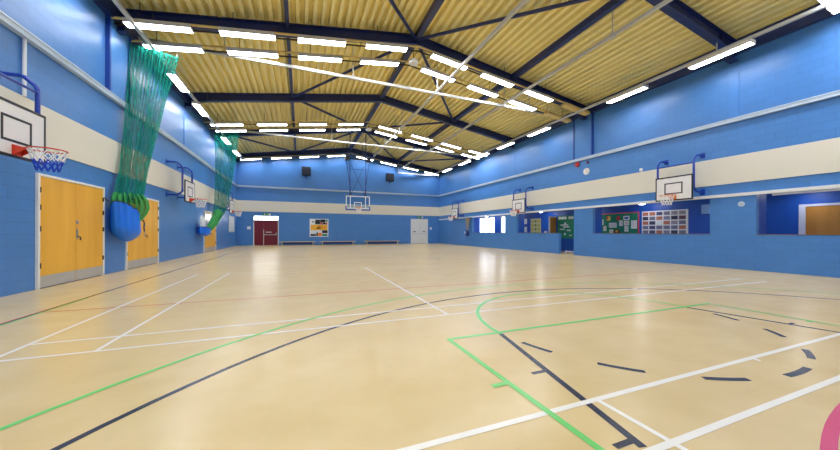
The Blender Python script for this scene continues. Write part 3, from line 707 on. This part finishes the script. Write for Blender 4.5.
for s_ in (-1, 1):
    MB().tube([(cx + 0.62 * s_, yy + 0.06, 3.9), (cx + 0.62 * s_, yy + 0.06, z_deck(cx + 0.62 * s_))], 0.035, 8).build('post', M['hoop_navy'], r, smooth=True)
    MB().tube([(cx + 0.50 * s_, yy + 0.05, 3.9), (cx + 0.92 * s_, yy + 0.05, 6.9)], 0.024, 8).build('post', M['hoop_navy'], r, smooth=True)
    MB().tube([(cx + 0.55 * s_, yy + 0.06, 4.05), (cx - 0.50 * s_, yy + 0.06, 6.4)], 0.02, 8).build('cross_brace', M['hoop_navy'], r, smooth=True)
    MB().tube([(cx + 0.62 * s_, yy + 0.06, 6.7), (cx + 0.62 * s_, yy + 2.2, z_deck(cx + 0.62 * s_))], 0.03, 8).build('stay', M['hoop_navy'], r, smooth=True)
    MB().box(cx + s_ * 0.85 - 0.14, cx + s_ * 0.85 + 0.14, yy - 0.1, yy + 0.25, 6.75, 7.05).build('winch', M['black'], r)
MB().tube([(cx - 0.95, yy + 0.06, 6.9), (cx + 0.95, yy + 0.06, 6.9)], 0.05, 8).build('crossbar', M['black'], r, smooth=True)
MB().tube([(cx - 0.6, yy + 0.06, 6.1), (cx + 0.6, yy + 0.06, 6.1)], 0.018, 8).build('crossbar', M['hoop_navy'], r, smooth=True)

# ------------------------------------------------------------------ things on the end wall
def speaker(x0, x1, z0, z1, label):
    cx, cz = (x0 + x1) / 2, (z0 + z1) / 2
    r = thing('wall_speaker', (cx, YB, z0), label, 'speaker', 'wall speakers')
    MB().box(x0, x1, YB - 0.42, YB - 0.06, z0, z1).build('cabinet', M['speaker'], r, bevel=0.02)
    q = MB()
    for i in range(4):
        for j in range(4):
            w_ = (x1 - x0 - 0.12) / 4; h_ = (z1 - z0 - 0.12) / 4
            q.box(x0 + 0.06 + i * w_ + 0.012, x0 + 0.06 + (i + 1) * w_ - 0.012, YB - 0.432, YB - 0.42, z0 + 0.06 + j * h_ + 0.012, z0 + 0.06 + (j + 1) * h_ - 0.012)
    q.build('grille', M['grille'], r)
    MB().box(cx - 0.06, cx + 0.06, YB - 0.1, YB, z0 + 0.15, z1 - 0.15).tube([(cx, YB - 0.3, z0 + 0.02), (cx, YB - 0.05, z0 - 0.22), (cx, YB, z0 - 0.22)], 0.025, 8).build('wall_bracket', M['black'], r)
speaker(0.06, 0.80, 6.18, 6.92, 'black wall speaker high above the orange banded poster')
speaker(7.72, 8.46, 6.14, 6.88, 'black wall speaker high up between the hung hoop and the short white track')
r = thing('poster', (1.53, YB, 0.74), 'colourful square poster with an orange band on the end wall', 'poster')
x0, x1, z0, z1 = 0.72, 2.34, 0.72, 2.34
MB().box(x0, x1, YB - 0.02, YB, z0, z1).build('sheet', M['paper'], r)
yb = YB - 0.02
def patch(q, a, b_, c, d_): q.box(x0 + a * (x1 - x0), x0 + b_ * (x1 - x0), yb - 0.004, yb, z0 + c * (z1 - z0), z0 + d_ * (z1 - z0))
q = MB(); patch(q, 0.06, 0.94, 0.37, 0.67); q.build('orange_band', M['orange_print'], r)
q = MB()
for (a, b_, c, d_) in ((0.29, 0.56, 0.70, 0.95), (0.565, 0.84, 0.80, 0.97), (0.70, 0.85, 0.69, 0.79), (0.13, 0.22, 0.80, 0.86), (0.66, 0.96, 0.20, 0.36), (0.05, 0.34, 0.04, 0.15), (0.36, 0.44, 0.04, 0.24)): patch(q, a, b_, c, d_)
build_each(q, 'dark_print', M['speaker'], r)
q = MB()
for (a, b_, c, d_) in ((0.565, 0.69, 0.68, 0.79), (0.855, 0.94, 0.68, 0.80), (0.46, 0.56, 0.60, 0.64)): patch(q, a, b_, c, d_)
build_each(q, 'red_print', M['paper_red'], r)
q = MB(); patch(q, 0.45, 0.64, 0.04, 0.22); patch(q, 0.38, 0.60, 0.44, 0.54); build_each(q, 'brown_print', M['rim_orange'], r)
q = MB(); patch(q, 0.66, 0.95, 0.04, 0.15); patch(q, 0.86, 0.96, 0.84, 0.96); build_each(q, 'green_print', M['notice_green'], r)
def exit_sign(cx, zc, w_, h_, y, label):
    r = thing('exit_sign', (cx, y, zc - h_ / 2), label, 'sign', 'green exit signs')
    MB().box(cx - w_/2, cx + w_/2, y - 0.06, y, zc - h_/2, zc + h_/2).build('sign_box', M['green_exit'], r, bevel=0.008)
    q = MB(); yy = y - 0.062
    a = cx + w_ * 0.18; s_ = h_ * 0.5      # running figure, arrow and doorway
    q.box(a - 0.02, a + 0.02, yy, yy + 0.003, zc - 0.02, zc + 0.06).box(a - 0.016, a + 0.016, yy, yy + 0.003, zc + 0.067, zc + 0.095)
    q.prism([(a - 0.02, zc - 0.02), (a + 0.01, zc - 0.02), (a - 0.05, zc - 0.09), (a - 0.08, zc - 0.09)], 'Y', yy, yy + 0.003)
    q.prism([(a, zc - 0.02), (a + 0.02, zc - 0.02), (a + 0.08, zc - 0.08), (a + 0.05, zc - 0.09)], 'Y', yy, yy + 0.003)
    q.box(a + 0.11, a + 0.20, yy, yy + 0.003, zc - 0.09, zc + 0.09)
    b_ = cx - w_ * 0.25
    q.box(b_ - 0.02, b_ + 0.02, yy, yy + 0.003, zc - 0.02, zc + 0.08).prism([(b_ - 0.07, zc - 0.01), (b_ + 0.07, zc - 0.01), (b_, zc - 0.09)], 'Y', yy, yy + 0.003)
    q.build('pictogram', M['white'], r)
exit_sign(-2.75, 2.66, 0.60, 0.22, YB, 'green exit sign above the maroon doors')
exit_sign(11.35, 2.68, 0.64, 0.22, YB, 'green exit sign above the white double doors')
def call_point(x, z, label, w_=0.16):
    r = thing('alarm_call_point', (x, YB, z), label, 'call point', 'white boxes beside the end wall doors')
    MB().box(x - w_/2, x + w_/2, YB - 0.06, YB, z - w_/2, z + w_/2).build('case', M['white'], r, bevel=0.01)
    MB().box(x - w_/4, x + w_/4, YB - 0.065, YB - 0.06, z - w_/4, z + w_/4).build('button', M['lilac'], r)
call_point(-4.07, 1.48, 'small white box on end wall beside the maroon doors', 0.24)
call_point(12.55, 1.55, 'small white box on end wall beside the white double doors', 0.22)
def bench(x0, x1, label):
    yc = YB - 0.42; r = thing('bench', ((x0 + x1) / 2, yc, 0), label, 'bench', 'low benches along the end wall')
    MB().box(x0, x1, yc - 0.14, yc + 0.14, 0.27, 0.32).build('seat', M['bench_wood'], r, bevel=0.008)
    n_ = 2
    for i in range(n_):
        xx = x0 + 0.25 + (x1 - x0 - 0.5) * i / (n_ - 1)
        MB().prism([(yc - 0.16, 0.0), (yc - 0.10, 0.0), (yc - 0.06, 0.22), (yc + 0.06, 0.22), (yc + 0.10, 0), (yc + 0.16, 0), (yc + 0.12, 0.27), (yc - 0.12, 0.27)], 'X', xx - 0.03, xx + 0.03).build('leg', M['bench_wood'], r)
    MB().box(x0 + 0.2, x1 - 0.2, yc - 0.03, yc + 0.03, 0.07, 0.26).build('shade_stretcher', M['hoop_navy'], r)  # deep dark beam whose colour stands in for the shadow beneath the seat
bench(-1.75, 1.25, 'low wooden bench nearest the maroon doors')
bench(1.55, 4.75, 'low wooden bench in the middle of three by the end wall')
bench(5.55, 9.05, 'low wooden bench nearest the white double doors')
nb = thing('notice_board', (XL, 27.2, 1.15), 'plain white board beyond the farthest yellow door', 'board')
MB().box(XL, XL + 0.02, 26.25, 28.25, 1.15, 2.32).build('panel', M['offwhite'], nb)
q = MB().box(XL, XL + 0.03, 26.2, 26.25, 1.1, 2.37).box(XL, XL + 0.03, 28.25, 28.3, 1.1, 2.37).box(XL, XL + 0.03, 26.25, 28.25, 1.1, 1.15).box(XL, XL + 0.03, 26.25, 28.25, 2.32, 2.37).build('frame', M['steel'], nb)

# ------------------------------------------------------------------ small fittings
def onx(x, y, z, s=-1): return Matrix.Translation((x, y, z)) @ Matrix.Rotation(s * PI / 2, 4, 'Y')
r = thing('fire_bell', (XR, 11.88, 4.72), 'round red fire bell under the trunking near the clock', 'bell')
MB().lathe([(0.06, 0), (0.07, 0.03), (0.13, 0.035), (0.13, 0.06), (0.10, 0.10), (0.02, 0.11)], 24, onx(XR, 11.86, 4.74)).build('gong', M['bell_red'], r, smooth=True)
MB().box(XR - 0.03, XR, 11.8, 11.92, 4.68, 4.80).build('base', M['bell_red'], r)
r = thing('alarm_beacon', (XR, 11.26, 4.74), 'small dark red alarm beacon above the wall clock', 'beacon')
MB().lathe([(0.05, 0), (0.05, 0.04), (0.04, 0.09), (0.01, 0.10)], 20, onx(XR, 11.26, 4.74)).build('lens', M['maroon'], r, smooth=True)
MB().box(XR - 0.02, XR, 11.2, 11.32, 4.68, 4.80).build('base', M['dark'], r)
r = thing('wall_clock', (XR, 11.32, 4.26), 'round white wall clock below the red fire bell', 'clock')
MB().lathe([(0.14, 0), (0.17, 0.01), (0.17, 0.05), (0.155, 0.055)], 32, onx(XR, 11.32, 4.29)).build('case', M['white'], r, smooth=True)
MB().lathe([(0.001, 0.05), (0.15, 0.052), (0.001, 0.054)], 32, onx(XR, 11.32, 4.29), cap=False).build('dial', M['board'], r)
build_each(MB().box(XR - 0.064, XR - 0.058, 11.314, 11.326, 4.29, 4.41).box(XR - 0.064, XR - 0.058, 11.25, 11.32, 4.285, 4.297), 'hands', M['black'], r)
r = thing('motion_sensor', (XR, 8.66, 3.84), 'small white sensor just above the cream band', 'sensor')
MB().box(XR - 0.03, XR, 8.60, 8.72, 3.80, 3.94).build('base', M['white'], r, bevel=0.008)
MB().lathe([(0.055, 0.03), (0.055, 0.06), (0.03, 0.085), (0.005, 0.09)], 20, onx(XR, 8.66, 3.87)).build('lens', M['white'], r, smooth=True)
r = thing('wall_socket', (XR, 5.49, 2.15), 'round pale socket on the blue pier beside the nearest opening', 'socket')
MB().lathe([(0.085, 0), (0.085, 0.012), (0.06, 0.016), (0.03, 0.016)], 28, onx(XR, 5.49, 2.15)).build('collar', M['trunk'], r, smooth=True)
MB().lathe([(0.001, 0.016), (0.03, 0.016), (0.03, 0.022), (0.001, 0.022)], 20, onx(XR, 5.49, 2.15)).build('pin', M['steel'], r, smooth=True)
for (y, lb) in ((11.55, 'round white ceiling speaker under the ridge at the nearest full overhead row'), (20.25, 'round white ceiling speaker under the ridge at the third overhead row')):
    r = thing('ceiling_speaker', (4.2, y, 8.0), lb, 'speaker', 'round ceiling speakers')
    MB().lathe([(0.02, 0.14), (0.15, 0.13), (0.19, 0.07), (0.19, 0.0), (0.17, -0.01), (0.001, -0.01)], 32, Matrix.Translation((4.2, y, 7.98))).build('housing', M['offwhite'], r, smooth=True)
    MB().tube([(4.2, y, 8.1), (4.2, y, z_deck(4.2) - 0.2)], 0.015, 8).build('rod', M['dark'], r, smooth=True)

# ------------------------------------------------------------------ corridor: boards, papers, lamps
XN = XC - 0.02
def card(name, y0, y1, z0, z1, m, label, cat, group=None, x=None, t=0.006):
    xx = XN if x is None else x
    o = MB().box(xx - t, xx, y0, y1, z0, z1).build(name, m, origin=(xx, (y0 + y1) / 2, z0)); return tag(o, label, cat, group)
r = thing('notice_board', (XC, 11.0, 0.95), 'green notice board with red frame full of papers', 'board')
MB().box(XN, XC, 10.08, 12.15, 0.95, 2.18).build('felt', M['notice_green'], r)
MB().box(XN - 0.012, XC, 10.03, 10.08, 0.90, 2.23).box(XN - 0.012, XC, 12.15, 12.20, 0.90, 2.23).box(XN - 0.012, XC, 10.08, 12.15, 2.18, 2.23).box(XN - 0.012, XC, 10.08, 12.15, 0.90, 0.95).build('frame', M['pale_pink'], r)
PAP = [('paper_yellow', 11.75, 11.52, 2.07, 1.84, 'yellow leaflet on the green notice board'), ('paper_red', 11.18, 10.99, 2.04, 1.85, 'red leaflet along the top of the green notice board'),
       ('paper_blue', 10.81, 10.50, 2.05, 1.84, 'blue leaflet with pale border along the top of green notice board'), ('paper', 10.42, 10.14, 1.81, 1.40, 'tall white sheet beside the red frame edge of green notice board'),
       ('paper', 10.79, 10.52, 1.80, 1.58, 'white sheet just below the blue leaflet'), ('paper', 10.76, 10.55, 1.55, 1.25, 'white sheet second below the blue leaflet'),
       ('paper', 11.04, 10.85, 1.83, 1.54, 'white sheet below the red leaflet'), ('paper', 11.60, 11.17, 1.72, 1.46, 'wide white sheet below the yellow leaflet'),
       ('paper', 11.92, 11.75, 1.55, 1.28, 'white sheet low on green notice board, under the narrowest sheet'), ('paper', 11.99, 11.93, 1.91, 1.61, 'narrowest white sheet on the green notice board'),
       ('paper', 11.57, 11.37, 1.36, 1.17, 'small white sheet beside the dark brown picture'), ('paper_brown', 11.32, 10.99, 1.36, 1.17, 'dark brown picture at bottom of green notice board')]
for (m, a, b_, c, d_, lb) in PAP:
    o = card('pinned_paper', min(a, b_), max(a, b_), d_, c, M['paper'] if m == 'paper_blue' else M[m], lb, 'paper', 'papers on the green notice board')
    y0, y1 = min(a, b_), max(a, b_); q = MB()
    if m == 'paper':
        for k_ in range(4): q.box(XN - 0.008, XN - 0.006, y0 + 0.03, y1 - 0.03 - 0.03 * (k_ % 2), c - 0.06 - k_ * (c - d_ - 0.08) / 4 - 0.012, c - 0.06 - k_ * (c - d_ - 0.08) / 4)
        q.build('printed_lines', M['ink'], origin=tuple(o.location)).parent = o
    elif m == 'paper_blue':
        q.box(XN - 0.008, XN - 0.006, y0 + 0.05, y1 - 0.05, d_ + 0.05, c - 0.05).build('printed_picture', M['paper_blue'], origin=tuple(o.location)).parent = o
    elif m == 'paper_yellow':
        q.box(XN - 0.008, XN - 0.006, y1 - 0.08, y1, d_ + 0.06, c).build('printed_stripe', M['paper_red'], origin=tuple(o.location)).parent = o
    elif m == 'paper_brown':
        q.box(XN - 0.008, XN - 0.006, y0 + 0.12, y0 + 0.24, d_ + 0.04, c - 0.03).build('printed_picture', M['paper_yellow'], origin=tuple(o.location)).parent = o
for o in [q for q in bpy.data.objects if q.name.startswith('printed')]: o.location = (0, 0, 0)
r = thing('photo_board', (XC, 8.95, 0.95), 'pale board holding a grid of photo prints', 'board')
MB().box(XN, XC, 8.0, 9.90, 0.95, 2.22).build('panel', M['paper'], r)
pm = [mat('photo_%d' % i, c, 0.4, var=0.45, scale=14) for i, c in enumerate([(70, 76, 120), (116, 120, 150), (96, 72, 96), (150, 150, 168), (52, 60, 92), (176, 112, 96), (128, 132, 168)])]
COLS = ['one', 'two', 'three', 'four', 'five', 'six']
for rr in range(5):
    for c in range(6):
        y1 = 9.86 - c * 0.305; z1 = 2.17 - rr * 0.215
        m = M['paper'] if (rr, c) == (2, 2) else random.choice(pm[:2] + pm[4:6] if c < 3 else pm)
        card('photo_print', y1 - 0.255, y1, z1 - 0.165, z1, m, '%s print, row %s down, column %s on the pale photo board' % ('plain white' if (rr, c) == (2, 2) else 'photo', ['one', 'two', 'three', 'four', 'five'][rr], COLS[c]), 'photo', 'prints on the photo board')
r = thing('wall_chart', (XC, 17.1, 0.95), 'pale yellow chart with rows of lime squares inside the opening with the doorway', 'poster')
MB().box(XN, XC, 16.63, 17.62, 0.95, 2.16).build('sheet', mat('chart_paper', (226, 220, 182), 0.6), r)
q = MB(); q2 = MB()
for i in range(3):
    for j in range(4):
        ya, za = 16.70 + i * 0.31, 1.03 + j * 0.28
        q.box(XN - 0.004, XN, ya, ya + 0.24, za, za + 0.21); 
        if i == 1 : q2.box(XN - 0.007, XN - 0.004, ya + 0.06, ya + 0.18, za + 0.05, za + 0.16)
q.build('printed_squares', M['lime'], r); q2.build('printed_pictures', M['notice_green'], r)
r = thing('wall_banner', (XC, 14.55, 0.82), 'green banner with white lettering behind the doorway', 'banner')
MB().box(XN, XC, 13.86, 15.13, 0.82, 2.25).build('sheet', mat('banner_green', (40, 140, 104), 0.6), r)
q = MB()
for i in range(9): 
    if i != 5: q.box(XN - 0.004, XN, 15.05 - i * 0.13 - 0.10, 15.05 - i * 0.13, 2.02 + 0.01 * (i % 2), 2.18)
for (a, b_, c, d_) in ((14.9, 14.3, 1.62, 1.70), (14.7, 14.2, 1.5, 1.58), (14.95, 14.55, 1.36, 1.42), (14.4, 14.1, 1.28, 1.36), (14.62, 14.48, 1.02, 1.16), (14.2, 14.02, 0.98, 1.04), (14.6, 14.45, 1.7, 1.82)): q.box(XN - 0.004, XN, b_, a, c, d_)
q.build('white_lettering', M['paper'], r)
card('wall_notice', 18.01, 18.33, 1.80, 2.18, M['paper'], 'upper of two white notices beside the yellow chart', 'paper', 'white notices in the corridor')
card('wall_notice', 18.00, 18.33, 1.21, 1.59, M['paper'], 'lower of two white notices beside the yellow chart', 'paper', 'white notices in the corridor')
card('wall_notice', 16.05, 16.30, 1.12, 1.28, M['paper'], 'small white notice between the yellow chart and the open brown door', 'paper', 'white notices in the corridor')
card('wall_panel', 7.25, 7.52, 1.98, 2.36, mat('pale_blue_panel', (120, 160, 220), 0.4), 'pale blue panel high on corridor wall beyond the photo board', 'panel', t=0.03)
for (y, lb) in ((9.45, 'oval lit corridor lamp above the photo board'), (15.85, 'oval lit corridor lamp above the yellow chart'), (22.2, 'oval lit corridor lamp in front of the bright window')):
    r = thing('corridor_lamp', (14.75, y, 2.62), lb, 'light', 'corridor lamps')
    MB().lathe([(0.001, 2.62), (0.20, 2.62), (0.20, 2.59), (0.001, 2.59)], 28, Matrix.Translation((14.75, y, 0))).build('base', M['white'], r, smooth=True)
    MB().lathe([(0.19, 2.59), (0.18, 2.55), (0.13, 2.515), (0.05, 2.50), (0.001, 2.498)], 28, Matrix.Translation((14.75, y, 0))).build('dome', M['dome'], r, smooth=True)
r = thing('conduit_box', (XR + 0.3, 3.0, 2.42), 'long white casing under the lintel of the nearest opening', 'casing')
MB().box(XR + 0.02, XR + 0.14, 0.6, 4.78, 2.36, 2.42).build('casing', M['lilac'], r, bevel=0.004)
MB().box(XR + 0.02, XR + 0.14, 4.78, 4.80, 2.355, 2.42).build('end_cap', M['offwhite'], r)
r = thing('floor_bar', (14.4, 12.65, 0.06), 'pale bar low across the doorway under the green banner', 'bar')
MB().box(13.95, 14.0, 12.15, 13.05, 0.10, 0.16).build('bar', M['lilac'], r)
build_each(MB().box(13.94, 14.01, 12.12, 12.16, 0, 0.18).box(13.94, 14.01, 13.04, 13.08, 0, 0.18), 'foot', M['lilac'], r)

# ------------------------------------------------------------------ world, camera, view
w = bpy.data.worlds.new('World'); scene.world = w; w.use_nodes = True
w.node_tree.nodes['Background'].inputs[0].default_value = (0.8, 0.88, 1.0, 1); w.node_tree.nodes['Background'].inputs[1].default_value = 0.6
cam = bpy.data.cameras.new('Camera'); co = bpy.data.objects.new('Camera', cam); COL.objects.link(co)
FPX = 304.694; YAW = math.radians(21.3402); ROLL = 0.0035586; HOR = 231.807
cam.sensor_fit = 'HORIZONTAL'; cam.sensor_width = 36.0; cam.lens = 36.0 * FPX / 840
cam.shift_y = (HOR - 225.0) / 840
cam.clip_start = 0.05; cam.clip_end = 200
co.matrix_world = Matrix.Translation((0, 0, 1.2)) @ Matrix.Rotation(-YAW, 4, 'Z') @ Matrix.Rotation(PI / 2, 4, 'X') @ Matrix.Rotation(ROLL, 4, 'Z')
scene.camera = co
vs = scene.view_settings
vs.view_transform = 'Standard'; vs.look = 'None'; vs.gamma = 1.0; vs.use_curve_mapping = False; vs.exposure = 0.0
cy = scene.cycles
cy.transparent_max_bounces = 32; cy.max_bounces = 10; cy.diffuse_bounces = 5; cy.sample_clamp_indirect = 8.0
